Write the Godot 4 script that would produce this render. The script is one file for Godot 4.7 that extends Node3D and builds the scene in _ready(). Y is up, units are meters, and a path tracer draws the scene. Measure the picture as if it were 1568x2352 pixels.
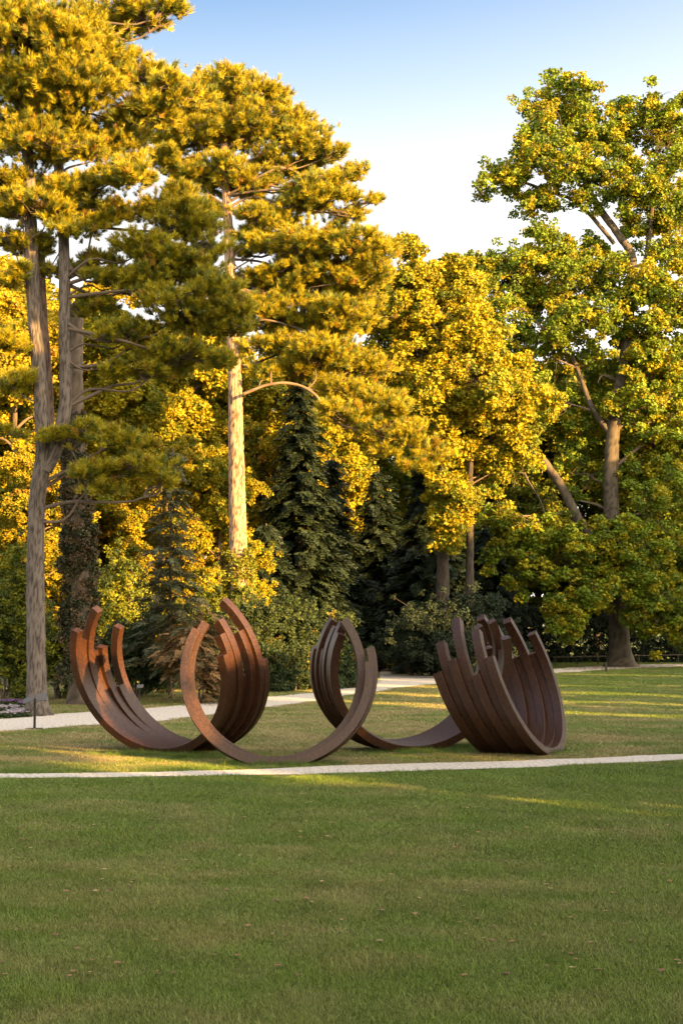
extends Node3D
# A park at the end of the day: four bundles of rusted steel arcs on a lawn in front of tall pines and plane trees.
# Layout numbers written as x, y are read from the photograph at 1568 x 2352 and turned into metres by at() and gp().

const F := 3266.0          # focal length in those pixels
const EYE := 3.5           # height of the eye above the lawn
const PITCH := 0.07615     # the camera looks up a little
const SUN_TO := Vector3(0.726, 0.22, 0.652)
var rng := RandomNumberGenerator.new()
var gap_noise := FastNoiseLite.new()
var patch_noise := FastNoiseLite.new()
var fine_noise := FastNoiseLite.new()
var M := {}
var SH := {}

# ---------------------------------------------------------------- naming
func numbered(parent: Node, called: String) -> String:
	if not parent.has_node(called): return called
	var k := 1
	while parent.has_node("%s_%03d" % [called, k]): k += 1
	return "%s_%03d" % [called, k]

func tag(o: Node, label := "", category := "", group := "", kind := "") -> void:
	if label != "": o.set_meta("label", label)
	if category != "": o.set_meta("category", category)
	if group != "": o.set_meta("group", group)
	if kind != "": o.set_meta("kind", kind)

func base(called: String, where: Vector3, label: String, category: String, group := "") -> Node3D:
	var o := Node3D.new()
	o.name = numbered(self, called)
	add_child(o, true)
	o.position = where
	tag(o, label, category, group)
	return o

func obj(called: String, mesh: Mesh, mat: Material, parent: Node = self) -> MeshInstance3D:
	var o := MeshInstance3D.new()
	o.name = numbered(parent, called)
	o.mesh = mesh
	o.material_override = mat
	o.cast_shadow = GeometryInstance3D.SHADOW_CASTING_SETTING_ON
	parent.add_child(o, true)
	return o

# ---------------------------------------------------------------- pixels to metres
func ray(x: float, y: float) -> Vector3:
	var a := (x - 784.0) / F
	var b := (1176.0 - y) / F
	return Vector3(a, sin(PITCH) + b * cos(PITCH), -cos(PITCH) + b * sin(PITCH))

func at(x: float, y: float, d: float) -> Vector3:
	var r := ray(x, y)
	return Vector3(0, EYE, 0) + r * (d / -r.z)

func gp(x: float, y: float) -> Vector3:
	var r := ray(x, y)
	return Vector3(0, EYE, 0) + r * (EYE / -r.y)

# ---------------------------------------------------------------- mesh collectors
class MB:
	var v := PackedVector3Array()
	var n := PackedVector3Array()
	var c := PackedColorArray()
	var uv := PackedVector2Array()
	var ix := PackedInt32Array()
	func tri(a: Vector3, b: Vector3, d: Vector3, col := Color.WHITE) -> void:
		var k := v.size()
		var nn := (d - a).cross(b - a).normalized()
		for p: Vector3 in [a, b, d]:
			v.append(p); n.append(nn); c.append(col); uv.append(Vector2(p.x + p.z * 0.3, p.y))
			ix.append(k); k += 1
	func quad(a: Vector3, b: Vector3, d: Vector3, e: Vector3, col := Color.WHITE) -> void:
		tri(a, b, d, col); tri(a, d, e, col)
	func box(t: Transform3D, s: Vector3, col := Color.WHITE) -> void:
		var h := s * 0.5
		var p: Array[Vector3] = []
		for i in 8: p.append(t * Vector3(h.x if i & 1 else -h.x, h.y if i & 2 else -h.y, h.z if i & 4 else -h.z))
		quad(p[4], p[6], p[7], p[5], col); quad(p[1], p[3], p[2], p[0], col)
		quad(p[0], p[2], p[6], p[4], col); quad(p[5], p[7], p[3], p[1], col)
		quad(p[2], p[3], p[7], p[6], col); quad(p[0], p[4], p[5], p[1], col)
	func mesh() -> ArrayMesh:
		var a := []
		a.resize(Mesh.ARRAY_MAX)
		a[Mesh.ARRAY_VERTEX] = v; a[Mesh.ARRAY_NORMAL] = n; a[Mesh.ARRAY_COLOR] = c; a[Mesh.ARRAY_TEX_UV] = uv; a[Mesh.ARRAY_INDEX] = ix
		var m := ArrayMesh.new()
		m.add_surface_from_arrays(Mesh.PRIMITIVE_TRIANGLES, a)
		return m

func smooth_path(p: Array, step: float) -> PackedVector3Array:
	var cv := Curve3D.new()
	for i in p.size():
		var t := Vector3.ZERO
		if i > 0 and i < p.size() - 1: t = (p[i + 1] - p[i - 1]) / 6.0
		cv.add_point(p[i], -t, t)
	cv.bake_interval = step
	return cv.get_baked_points()

# a limb along a path, r0 at its start and r1 at its end; bark > 0 gives furrowed bark
func tube(mb: MB, path: PackedVector3Array, r0: float, r1: float, sides: int, bark := 0.0, flare := 0.0, dark := Color(0.05, 0.038, 0.03), pale := Color(0.13, 0.1, 0.075), scale_y := 0.22) -> void:
	if path.size() < 2: return
	var k0 := mb.v.size()
	var total := 0.0
	for i in path.size() - 1: total += path[i].distance_to(path[i + 1])
	var up := Vector3(0.31, 0.2, 0.93)
	var run := 0.0
	for i in path.size():
		var t := (path[mini(i + 1, path.size() - 1)] - path[maxi(i - 1, 0)]).normalized()
		var sx := t.cross(up).normalized()
		var sy := sx.cross(t).normalized()
		var f := run / maxf(total, 0.001)
		var r := lerpf(r0, r1, f)
		if flare > 0.0: r += flare * exp(-run / (flare * 1.6))
		for s in sides + 1:
			var a := TAU * (s % sides) / sides
			var dir := sx * cos(a) + sy * sin(a)
			var col := pale
			var rr := r
			if bark > 0.0:
				var q := dir * r * 9.0
				var h := fine_noise.get_noise_3d(q.x * 18.0, run * 14.0 * scale_y * 6.0 + q.y * 3.0, q.z * 18.0)
				var h2 := fine_noise.get_noise_3d(q.x * 45.0 + 300.0, run * 45.0 * scale_y * 6.0, q.z * 45.0)
				var e := clampf(absf(h) * 4.2 - 0.12 + h2 * 0.5, 0.0, 1.0)
				rr += bark * (e - 0.5)
				col = dark.lerp(pale, e)
				if flare > 0.0: rr += flare * 0.55 * exp(-run / (flare * 1.2)) * sin(a * 5.0 + 0.7) * 0.6
			mb.v.append(path[i] + dir * rr); mb.n.append(dir); mb.c.append(col); mb.uv.append(Vector2(float(s) / sides, run))
		if i < path.size() - 1: run += path[i].distance_to(path[i + 1])
	for i in path.size() - 1:
		for s in sides:
			var a := k0 + i * (sides + 1) + s
			var b := a + sides + 1
			mb.ix.append_array(PackedInt32Array([a, a + 1, b, a + 1, b + 1, b]))
	var e0 := mb.v.size()
	mb.v.append(path[-1]); mb.n.append((path[-1] - path[-2]).normalized()); mb.c.append(pale); mb.uv.append(Vector2.ZERO)
	var l := k0 + (path.size() - 1) * (sides + 1)
	for s in sides: mb.ix.append_array(PackedInt32Array([l + s, l + s + 1, e0]))

class Swarm:
	var buf := PackedFloat32Array()
	var count := 0
	var spots := PackedVector3Array()
	func put(t: Transform3D, c: Color) -> void:
		var b := t.basis
		buf.append_array(PackedFloat32Array([b.x.x, b.y.x, b.z.x, t.origin.x, b.x.y, b.y.y, b.z.y, t.origin.y, b.x.z, b.y.z, b.z.z, t.origin.z, c.r, c.g, c.b, 1.0]))
		count += 1
		spots.append(t.origin)

func swarm_node(called: String, sw: Swarm, mesh: Mesh, mat: Material, parent: Node = self) -> MultiMeshInstance3D:
	var mm := MultiMesh.new()
	mm.transform_format = MultiMesh.TRANSFORM_3D
	mm.use_colors = true
	mm.mesh = mesh
	mm.instance_count = sw.count
	mm.buffer = sw.buf
	var o := MultiMeshInstance3D.new()
	o.name = numbered(parent, called)
	o.multimesh = mm
	o.material_override = mat
	o.set_meta("kind", "stuff")
	parent.add_child(o, true)
	return o

func rv() -> Vector3:
	var z := rng.randf_range(-1, 1)
	var a := rng.randf() * TAU
	var r := sqrt(1.0 - z * z)
	return Vector3(r * cos(a), z, r * sin(a))

# ---------------------------------------------------------------- foliage shapes, about one unit across
func leaf_clump(n: int, size: float, seed_: int) -> ArrayMesh:
	rng.seed = seed_
	var mb := MB.new()
	for i in n:
		var p := rv() * pow(rng.randf(), 0.45) * 0.5
		p.y *= 0.75
		var nrm := (rv() + Vector3(0, 0.75, 0) + p * 0.8).normalized()
		var tip := (rv() + Vector3(0, -0.7, 0) + p).normalized()
		tip = (tip - nrm * tip.dot(nrm)).normalized()
		var side := nrm.cross(tip)
		var s := size * rng.randf_range(0.6, 1.3)
		var col := Color(1, 1, 1) * rng.randf_range(0.6, 1.25)
		col.r *= rng.randf_range(0.9, 1.15)
		var a := p - tip * s * 0.5
		var b := p + tip * s * 0.55 - nrm * s * 0.1
		var l := p - side * s * 0.5 + nrm * s * 0.14 - tip * s * 0.05
		var r := p + side * s * 0.5 + nrm * s * 0.14 - tip * s * 0.05
		mb.tri(a, l, b, col); mb.tri(a, b, r, col)
	return mb.mesh()

func needle_tuft(n: int, seed_: int) -> ArrayMesh:
	rng.seed = seed_
	var mb := MB.new()
	for i in n:
		var y := rng.randf_range(-0.25, 0.3)
		var a := rng.randf() * TAU
		var out := rng.randf_range(0.25, 1.0)
		var d := Vector3(cos(a) * out, rng.randf_range(0.5, 1.0), sin(a) * out).normalized()
		var side := d.cross(rv()).normalized()
		var b := Vector3(0, y, 0)
		var w := rng.randf_range(0.018, 0.03)
		var l := rng.randf_range(0.38, 0.6)
		var col := Color(1, 1, 1) * rng.randf_range(0.75, 1.2)
		mb.tri(b - side * w, b + d * l, b + side * w, col)
	return mb.mesh()

func conifer_spray(seed_: int) -> ArrayMesh:      # a flat, drooping twig that grows along +z
	rng.seed = seed_
	var mb := MB.new()
	for i in 15:
		var t := i / 15.0
		var o := Vector3(0, 0.05 - t * t * 0.25, t - 0.35)
		for s: float in [-1.0, 1.0]:
			var len_ := lerpf(0.42, 0.12, t) * rng.randf_range(0.75, 1.2)
			var d := Vector3(s * 0.8, rng.randf_range(-0.35, 0.1), rng.randf_range(0.45, 0.8)).normalized()
			var side := d.cross(Vector3(rng.randf_range(-0.6, 0.6), 1, rng.randf_range(-0.6, 0.6))).normalized()
			var w := 0.045
			var col := Color(1, 1, 1) * rng.randf_range(0.7, 1.25)
			mb.tri(o - side * w * 0.6, o + d * len_ * 0.5 + side * w, o + d * len_, col)
			mb.tri(o - side * w * 0.6, o + d * len_, o + d * len_ * 0.5 - side * w, col)
	return mb.mesh()

# ---------------------------------------------------------------- colours of foliage
func pick(pal: Array) -> Color:           # pal = [weight, colour, ...]
	var r := rng.randf()
	var i := 0
	while i < pal.size() - 2 and r > pal[i]:
		r -= pal[i]; i += 2
	var c: Color = pal[i + 1]
	return c * rng.randf_range(0.78, 1.22)

const GOLD := [0.46, Color(0.43, 0.36, 0.005), 0.34, Color(0.32, 0.3, 0.007), 0.2, Color(0.16, 0.2, 0.01), 0.02, Color(0.36, 0.22, 0.012)]
const AMBER := [0.44, Color(0.43, 0.33, 0.006), 0.34, Color(0.3, 0.265, 0.007), 0.2, Color(0.15, 0.18, 0.01), 0.04, Color(0.36, 0.19, 0.012)]
const PLANE := [0.36, Color(0.35, 0.325, 0.007), 0.44, Color(0.19, 0.27, 0.012), 0.215, Color(0.12, 0.185, 0.014), 0.005, Color(0.34, 0.22, 0.02)]
const OLIVE := [0.4, Color(0.23, 0.25, 0.012), 0.4, Color(0.13, 0.17, 0.014), 0.2, Color(0.06, 0.09, 0.014)]
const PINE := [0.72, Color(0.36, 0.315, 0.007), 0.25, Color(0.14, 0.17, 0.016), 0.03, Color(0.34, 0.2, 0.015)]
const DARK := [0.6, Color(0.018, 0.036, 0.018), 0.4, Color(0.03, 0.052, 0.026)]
const SHRUB := [0.6, Color(0.035, 0.065, 0.018), 0.36, Color(0.06, 0.09, 0.022), 0.04, Color(0.18, 0.16, 0.02)]
const BRONZE := [0.65, Color(0.33, 0.2, 0.085), 0.2, Color(0.16, 0.12, 0.05), 0.15, Color(0.08, 0.095, 0.04)]
const GREYGREEN := [0.6, Color(0.09, 0.105, 0.045), 0.4, Color(0.13, 0.12, 0.05)]
const IVY := [0.55, Color(0.045, 0.055, 0.02), 0.45, Color(0.11, 0.075, 0.03)]
const LIMEIVY := [0.6, Color(0.16, 0.19, 0.015), 0.4, Color(0.24, 0.22, 0.015)]

# fills an ellipsoid with clumps: leaves, needle tufts that point up and out, or sprays that point out
func pad(sw: Swarm, c: Vector3, r: Vector3, n: int, size: float, pal: Array, mode := "leaf", gate := -0.08, axis := Vector3.INF) -> void:
	for i in n:
		var d := rv()
		var lump := 1.0 + 0.5 * gap_noise.get_noise_3dv(c * 3.0 + d * 13.0)
		var p := c + d * r * pow(rng.randf(), 0.5) * lump * (1.0 if rng.randf() < 0.75 else rng.randf_range(1.0, 1.45))
		if gap_noise.get_noise_3dv(p * (7.5 / maxf(size, 0.2))) < gate + 0.03: continue
		if p.y < 0.1: continue
		var s := size * rng.randf_range(0.75, 1.3)
		var b: Basis
		if mode == "pine":
			var y := (Vector3.UP * 0.8 + d * Vector3(0.9, 0.45, 0.9) + rv() * 0.4).normalized()
			var x := y.cross(rv()).normalized()
			b = Basis(x, y, x.cross(y))
		elif mode == "spray":
			var out := p - (axis if axis != Vector3.INF else c)
			out.y = 0.0
			var z := (out.normalized() + Vector3(0, -0.25, 0) + rv() * 0.35).normalized()
			var x := Vector3.UP.cross(z).normalized().rotated(z, rng.randf_range(-0.5, 0.5))
			b = Basis(x, z.cross(x), z)
		else:
			b = Basis(Vector3.UP, rng.randf() * TAU) * Basis(Vector3.RIGHT, rng.randf_range(-0.6, 0.6))
		sw.put(Transform3D(b.scaled(Vector3(s, s, s)), p), pick(pal))

# ---------------------------------------------------------------- trees
# a limb from the trunk to each mass of leaves and twigs from it to the clumps there
func limb(mb: MB, from: Vector3, to: Vector3, r0: float, sag: float, sides := 6, bend := 0.12) -> PackedVector3Array:
	var l := from.distance_to(to)
	var j := rv() * l * bend
	var m1 := from.lerp(to, 0.35) + j + Vector3(0, sag * l, 0)
	var m2 := from.lerp(to, 0.7) - j * 0.6 + Vector3(0, sag * l * 0.7, 0)
	var path := smooth_path([from, m1, m2, to], maxf(l / 9.0, 0.25))
	tube(mb, path, r0, maxf(r0 * 0.3, 0.018), sides)
	return path

func twigs(mb: MB, path: PackedVector3Array, spots: PackedVector3Array, first: int, every: int, r: float) -> void:
	var i := first
	while i < spots.size():
		var best := path[path.size() - 1]
		var q: Vector3 = spots[i]
		var bd := 1e9
		for k in range(path.size() / 3, path.size()):
			var dd: float = path[k].distance_squared_to(q) + rng.randf() * 1.5
			if dd < bd: bd = dd; best = path[k]
		if bd < 60.0:
			var mid := best.lerp(q, 0.55) + rv() * 0.18 * sqrt(bd)
			tube(mb, PackedVector3Array([best, mid, q]), r, 0.008, 3)
		i += every

func trunk_at(path: PackedVector3Array, y: float) -> Vector3:
	var best := path[0]
	for p in path:
		if absf(p.y - y) < absf(best.y - y): best = p
	return best

# a free-standing broadleaf tree at the origin, made once and copied
func broadleaf(h: float, rad: float, low: float, trunk_r: float, n: int, size: float, pal: Array, seed_: int, root: Node3D) -> void:
	rng.seed = seed_
	var mb := MB.new()
	var sw := Swarm.new()
	var top := Vector3(rng.randf_range(-1, 1) * rad * 0.15, h * 0.93, rng.randf_range(-1, 1) * rad * 0.15)
	var tp := smooth_path([Vector3(0, -0.2, 0), Vector3(rng.randf_range(-0.3, 0.3), h * 0.3, rng.randf_range(-0.3, 0.3)), top * Vector3(0.6, 0.66, 0.6), top], 0.5)
	tube(mb, tp, trunk_r, 0.05, 9, 0.04, trunk_r * 0.5)
	var masses := 15
	for k in masses:
		var f := (k + 0.5) / masses
		var y := lerpf(low + rad * 0.15, h * 0.93, f)
		var g := clampf((y - low) / (h - low), 0, 1)
		var ring := rad * (0.35 + 0.65 * sin(PI * clampf(g * 0.86 + 0.16, 0, 1)))
		var a := k * 2.4 + rng.randf_range(-0.4, 0.4)
		var c := Vector3(cos(a), 0, sin(a)) * ring * rng.randf_range(0.45, 0.72) + Vector3(0, y, 0)
		var pr := rad * rng.randf_range(0.34, 0.5)
		var path := limb(mb, trunk_at(tp, y - ring * 0.35), c, trunk_r * 0.3, 0.06)
		var first := sw.count
		pad(sw, c, Vector3(pr, pr * 0.72, pr), n / masses, size, pal)
		twigs(mb, path, sw.spots, first, 9, 0.03)
	obj("trunk", mb.mesh(), M.bark_grey, root)
	swarm_node("crown", sw, SH.leaves, M.leaf, root)

func copy_of(root: Node3D, called: String, where: Vector3, turn: float, sc: float, label: String, category: String, group := "") -> Node3D:
	var r: Node3D = root.duplicate()
	r.name = numbered(self, called)
	add_child(r, true)
	r.position = where
	r.rotation.y = turn
	r.scale = Vector3(sc, sc, sc)
	for k in r.get_meta_list(): r.remove_meta(k)
	tag(r, label, category, group)
	return r

func spire(root: Node3D, h: float, rad: float, low: float, n: int, size: float, pal: Array, seed_: int, trunk_r := 0.25) -> void:
	rng.seed = seed_
	var mb := MB.new()
	var sw := Swarm.new()
	var tp := smooth_path([Vector3.ZERO, Vector3(rng.randf_range(-0.15, 0.15), h * 0.5, 0.1), Vector3(0, h, 0)], 0.5)
	tube(mb, tp, trunk_r, 0.03, 8, 0.02)
	var tiers := int(h * 1.6)
	for k in tiers:
		var f := (k + 0.3) / tiers
		var y := lerpf(low, h, f)
		var r := rad * (1.0 - f) * rng.randf_range(0.75, 1.15) + 0.25
		var arms := 5
		for a_ in arms:
			var a := k * 1.9 + a_ * TAU / arms + rng.randf_range(-0.3, 0.3)
			var end := Vector3(cos(a) * r, y - r * 0.22, sin(a) * r)
			tube(mb, PackedVector3Array([Vector3(0, y, 0), end * Vector3(0.55, 1, 0.55) + Vector3(0, 0.06 * r, 0), end]), 0.03, 0.01, 3)
			var m := maxi(int(n * r / (rad * 0.55) / tiers / arms), 2)
			for i in m:
				var t := sqrt(rng.randf())
				var p := Vector3(0, y, 0).lerp(end, t) + rv() * Vector3(0.25, 0.16, 0.25) * (0.5 + r * 0.3)
				var z := (Vector3(cos(a), -0.3, sin(a)) + rv() * 0.45).normalized()
				var x := Vector3.UP.cross(z).normalized().rotated(z, rng.randf_range(-0.4, 0.4))
				var s := size * rng.randf_range(0.75, 1.25)
				if p.y > 0.15: sw.put(Transform3D(Basis(x, z.cross(x), z).scaled(Vector3(s, s, s)), p), pick(pal))
	obj("trunk", mb.mesh(), M.bark_brown, root)
	swarm_node("foliage", sw, SH.spray, M.needle, root)

# a rounded bush on several stems; b = half sizes
func bush(called: String, where: Vector3, b: Vector3, n: int, size: float, pal: Array, shape: Mesh, mat: Material, seed_: int, label: String, category := "shrub", group := "", mode := "leaf") -> void:
	rng.seed = seed_
	var root := base(called, where, label, category, group)
	var mb := MB.new()
	var sw := Swarm.new()
	for k in 9:
		var a := k * 2.4
		var c := Vector3(cos(a) * b.x * 0.5, b.y * (0.55 + 0.95 * fmod(k * 0.382, 1.0)), sin(a) * b.z * 0.5)
		var path := limb(mb, Vector3(cos(a) * 0.2, -0.05, sin(a) * 0.2), c, 0.05, 0.04, 5)
		var first := sw.count
		pad(sw, c, Vector3(b.x * 0.6, b.y * 0.62, b.z * 0.6), n / 9, size, pal, mode, -0.12, Vector3.ZERO)
		twigs(mb, path, sw.spots, first, 12, 0.015)
	obj("stem", mb.mesh(), M.bark_brown, root)
	swarm_node("foliage", sw, shape, mat, root)

# ---------------------------------------------------------------- the steel arcs
# A square steel bar bent to a circle of radius R, in the plane of u and v, from angle a0 to a1 (degrees).
func steel_arc(c: Vector3, u: Vector3, v: Vector3, n: Vector3, R: float, a0: float, a1: float, w: float, b: float) -> ArrayMesh:
	var mb := MB.new()
	var ch := 0.008
	var prof := [[0.0, -ch], [0.0, -w + ch], [-ch, -w], [-b + ch, -w], [-b, -w + ch], [-b, -ch], [-b + ch, 0.0], [-ch, 0.0]]
	var steps := int(absf(a1 - a0) / 2.0) + 2
	var k := prof.size()
	for j in k:
		var p0: Array = prof[j]
		var p1: Array = prof[(j + 1) % k]
		var en := Vector2(-(p1[1] - p0[1]), p1[0] - p0[0]).normalized()
		var i0 := mb.v.size()
		for i in steps + 1:
			var a := deg_to_rad(lerpf(a0, a1, float(i) / steps))
			var rd := u * cos(a) + v * sin(a)
			for p: Array in [p0, p1]:
				mb.v.append(c + rd * (R + p[0]) + n * p[1])
				mb.n.append((rd * en.x + n * en.y).normalized())
				mb.c.append(Color.WHITE)
				mb.uv.append(Vector2(a * R, p[0] + p[1]))
			if i < steps:
				var q := i0 + i * 2
				mb.ix.append_array(PackedInt32Array([q, q + 2, q + 1, q + 1, q + 2, q + 3]))
	for e in 2:
		var a := deg_to_rad(a0 if e == 0 else a1)
		var rd := u * cos(a) + v * sin(a)
		var pts: Array[Vector3] = []
		for p: Array in prof: pts.append(c + rd * (R + p[0]) + n * p[1])
		for j in range(1, k - 1):
			if e == 0: mb.tri(pts[0], pts[j], pts[j + 1])
			else: mb.tri(pts[0], pts[j + 1], pts[j])
	return mb.mesh()

# arcs = [depth step, shift across, shift up, extra turn, start angle, end angle]
func arc_bundle(label: String, R: float, cx: float, cz: float, yaw: float, tilt: float, arcs: Array) -> void:
	var w := 0.24
	var root := base("arc_sculpture", Vector3(cx, 0, cz), label, "sculpture", "bundles of rusted steel arcs on the lawn")
	for a: Array in arcs:
		var y := deg_to_rad(yaw + a[3])
		var t := deg_to_rad(tilt)
		var n := Vector3(sin(y) * cos(t), sin(t), cos(y) * cos(t))
		var u := Vector3.UP.cross(n).normalized()
		var v := n.cross(u)
		var c := Vector3(0, R * v.y - 0.05, 0)
		var s := -n * w * 1.004 * float(a[0])
		c += s - v * (s.y / v.y) + u * float(a[1]) + v * float(a[2])
		obj("steel_arc", steel_arc(c, u, v, n, R - 0.0015 * float(a[0]), a[4], a[5], w, 0.22), M.rust, root)

# ---------------------------------------------------------------- the ground
func lawn_y(x: float, z: float) -> float:
	var near := smoothstep(-30.5, -26.0, z)
	return near * (patch_noise.get_noise_2d(x * 3.0, z * 3.0) * 0.05 - 0.03) - 0.012 * (1.0 - near)

func lawn_col(x: float, z: float) -> Color:
	var d := -z
	var n1 := patch_noise.get_noise_2d(x * 1.1 + 50.0, z * 2.2)
	var n2 := patch_noise.get_noise_2d(x * 4.0, z * 9.0 + 90.0)
	var n3 := patch_noise.get_noise_2d(x * 12.0 + 200.0, z * 26.0)
	var dry := 0.13 + n1 * 0.3 + n2 * 0.42 + n3 * 0.6
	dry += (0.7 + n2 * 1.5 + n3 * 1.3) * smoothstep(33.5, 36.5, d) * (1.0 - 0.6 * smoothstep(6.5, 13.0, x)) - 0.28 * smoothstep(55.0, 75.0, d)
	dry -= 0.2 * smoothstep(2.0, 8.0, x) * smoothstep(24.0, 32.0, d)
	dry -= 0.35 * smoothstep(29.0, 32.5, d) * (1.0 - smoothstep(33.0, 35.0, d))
	var g := Color(0.142, 0.225, 0.026)
	var y := Color(0.37, 0.315, 0.145)
	return g.lerp(y, clampf(dry, 0.0, 1.0))

func sheet(poly: PackedVector2Array, y: float, step := 0.0) -> ArrayMesh:
	var st := MB.new()
	var t := Geometry2D.triangulate_polygon(poly)
	for i in range(0, t.size(), 3):
		var p: Array[Vector3] = []
		for k in 3: p.append(Vector3(poly[t[i + k]].x, y, poly[t[i + k]].y))
		if (p[1] - p[0]).cross(p[2] - p[0]).y > 0.0: st.tri(p[0], p[2], p[1])
		else: st.tri(p[0], p[1], p[2])
	return st.mesh()

func px_poly(far: Array, near: Array, jit: float) -> PackedVector2Array:
	var out := PackedVector2Array()
	var near_r := near.duplicate()
	near_r.reverse()
	for side: Array in [far, near_r]:
		for i in side.size():
			var a: Vector3 = gp(side[i][0], side[i][1])
			out.append(Vector2(a.x, a.z))
			if i < side.size() - 1:
				var b: Vector3 = gp(side[i + 1][0], side[i + 1][1])
				var m := int(a.distance_to(b) / 0.6)
				for k in range(1, m):
					var q := a.lerp(b, float(k) / m)
					out.append(Vector2(q.x, q.z + rng.randf_range(-jit, jit)))
	return out

func noise_tex(freq: float, seed_: int, ramp: Array, size := 512, octaves := 5, bump := false, strength := 4.0) -> NoiseTexture2D:
	var n := FastNoiseLite.new()
	n.seed = seed_
	n.noise_type = FastNoiseLite.TYPE_SIMPLEX_SMOOTH
	n.frequency = freq
	n.fractal_octaves = octaves
	var t := NoiseTexture2D.new()
	t.width = size; t.height = size
	t.seamless = true
	t.noise = n
	if bump:
		t.as_normal_map = true
		t.bump_strength = strength
	else:
		var g := Gradient.new()
		var offs := PackedFloat32Array()
		var cols := PackedColorArray()
		for i in range(0, ramp.size(), 2):
			offs.append(ramp[i]); cols.append((ramp[i + 1] as Color).linear_to_srgb())
		g.offsets = offs; g.colors = cols
		t.color_ramp = g
	return t

func plain(col: Color, rough := 0.85, metal := 0.0) -> StandardMaterial3D:
	var m := StandardMaterial3D.new()
	m.albedo_color = col.linear_to_srgb()
	m.roughness = rough
	m.metallic = metal
	return m

func tinted(rough: float, back := 0.0) -> StandardMaterial3D:
	var m := StandardMaterial3D.new()
	m.vertex_color_use_as_albedo = true
	m.roughness = rough
	m.cull_mode = BaseMaterial3D.CULL_DISABLED
	if back > 0.0:
		m.backlight_enabled = true
		m.backlight = Color(back, back, back)
	return m

func make_materials() -> void:
	M.leaf = tinted(0.7, 0.75)
	M.needle = tinted(0.6, 0.55)
	M.ivy = tinted(0.5, 0.3)
	M.blade = tinted(0.6, 0.5)
	M.bark_grey = tinted(0.9)
	M.bark_brown = tinted(0.9)
	M.rust = plain(Color(1, 1, 1), 0.43)
	M.rust.albedo_texture = noise_tex(0.014, 5, [0.0, Color(0.016, 0.0065, 0.0042), 0.4, Color(0.034, 0.0135, 0.008), 0.62, Color(0.05, 0.0195, 0.0105), 1.0, Color(0.11, 0.041, 0.018)], 512, 6)
	M.rust.uv1_triplanar = true
	M.rust.uv1_scale = Vector3(1.7, 1.7, 1.7)
	M.rust.normal_enabled = true
	M.rust.normal_texture = noise_tex(0.12, 6, [], 512, 4, true, 3.0)
	M.rust.normal_scale = 0.5
	M.soil = tinted(0.95)
	M.soil.albedo_texture = noise_tex(0.05, 8, [0.0, Color(0.45, 0.45, 0.45), 0.5, Color(0.8, 0.8, 0.8), 1.0, Color(1, 1, 1)], 512, 5)
	M.soil.uv1_triplanar = true
	M.soil.uv1_world_triplanar = true
	M.soil.uv1_scale = Vector3(0.6, 0.6, 0.6)
	M.gravel = plain(Color(1, 1, 1), 0.95)
	M.gravel.albedo_texture = noise_tex(0.03, 9, [0.0, Color(0.3, 0.265, 0.22), 0.38, Color(0.48, 0.445, 0.4), 0.62, Color(0.58, 0.55, 0.505), 1.0, Color(0.68, 0.65, 0.61)], 1024, 6)
	M.gravel.uv1_triplanar = true
	M.gravel.uv1_world_triplanar = true
	M.gravel.uv1_scale = Vector3(0.22, 0.22, 0.22)
	M.black_steel = plain(Color(0.02, 0.02, 0.021), 0.5, 0.2)
	M.grey_board = plain(Color(0.09, 0.09, 0.09), 0.6)
	M.old_wood = plain(Color(0.06, 0.048, 0.038), 0.9)

func make_shapes() -> void:
	SH.leaves = leaf_clump(46, 0.225, 11)
	SH.small_leaves = leaf_clump(34, 0.22, 12)
	SH.tuft = needle_tuft(58, 13)
	SH.spray = conifer_spray(14)
	var mb := MB.new()
	rng.seed = 15
	for i in 330:                                   # a square foot of turf
		var p := Vector3(rng.randf_range(-0.28, 0.28), -0.005, rng.randf_range(-0.28, 0.28))
		var a := rng.randf() * TAU
		var h := rng.randf_range(0.022, 0.055) if rng.randf() < 0.93 else rng.randf_range(0.06, 0.09)
		var lean := Vector3(cos(a), 0, sin(a)) * h * rng.randf_range(0.2, 1.1)
		var side := Vector3(-sin(a + rng.randf() * 2.0), 0, cos(a)).normalized() * rng.randf_range(0.0022, 0.004)
		var col := Color(1, 1, 1) * rng.randf_range(0.5, 1.45)
		if rng.randf() < 0.14: col = Color(1.7, 1.5, 2.0) * rng.randf_range(0.7, 1.1)
		var m := p + Vector3(0, h * 0.6, 0) + lean * 0.4
		mb.tri(p - side, p + side, m + side * 0.8, col); mb.tri(p - side, m + side * 0.8, m - side * 0.8, col)
		mb.tri(m - side * 0.8, m + side * 0.8, p + Vector3(0, h, 0) + lean, col)
	SH.turf = mb.mesh()
	mb = MB.new()
	mb.tri(Vector3(-0.5, 0.02, -0.1), Vector3(0, 0.12, -0.5), Vector3(0.1, 0.0, 0.5)); mb.tri(Vector3(0, 0.12, -0.5), Vector3(0.5, 0.1, 0), Vector3(0.1, 0.0, 0.5))
	mb.tri(Vector3(-0.5, 0.02, -0.1), Vector3(0.1, 0.0, 0.5), Vector3(-0.25, 0.1, 0.4))
	SH.fallen = mb.mesh()
	mb = MB.new()
	for k in 5:
		var a := k * TAU / 5
		mb.tri(Vector3.ZERO, Vector3(cos(a), 0.5, sin(a)) * 0.5, Vector3(cos(a + 0.9), 0.55, sin(a + 0.9)) * 0.5)
	SH.blossom = mb.mesh()

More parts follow.
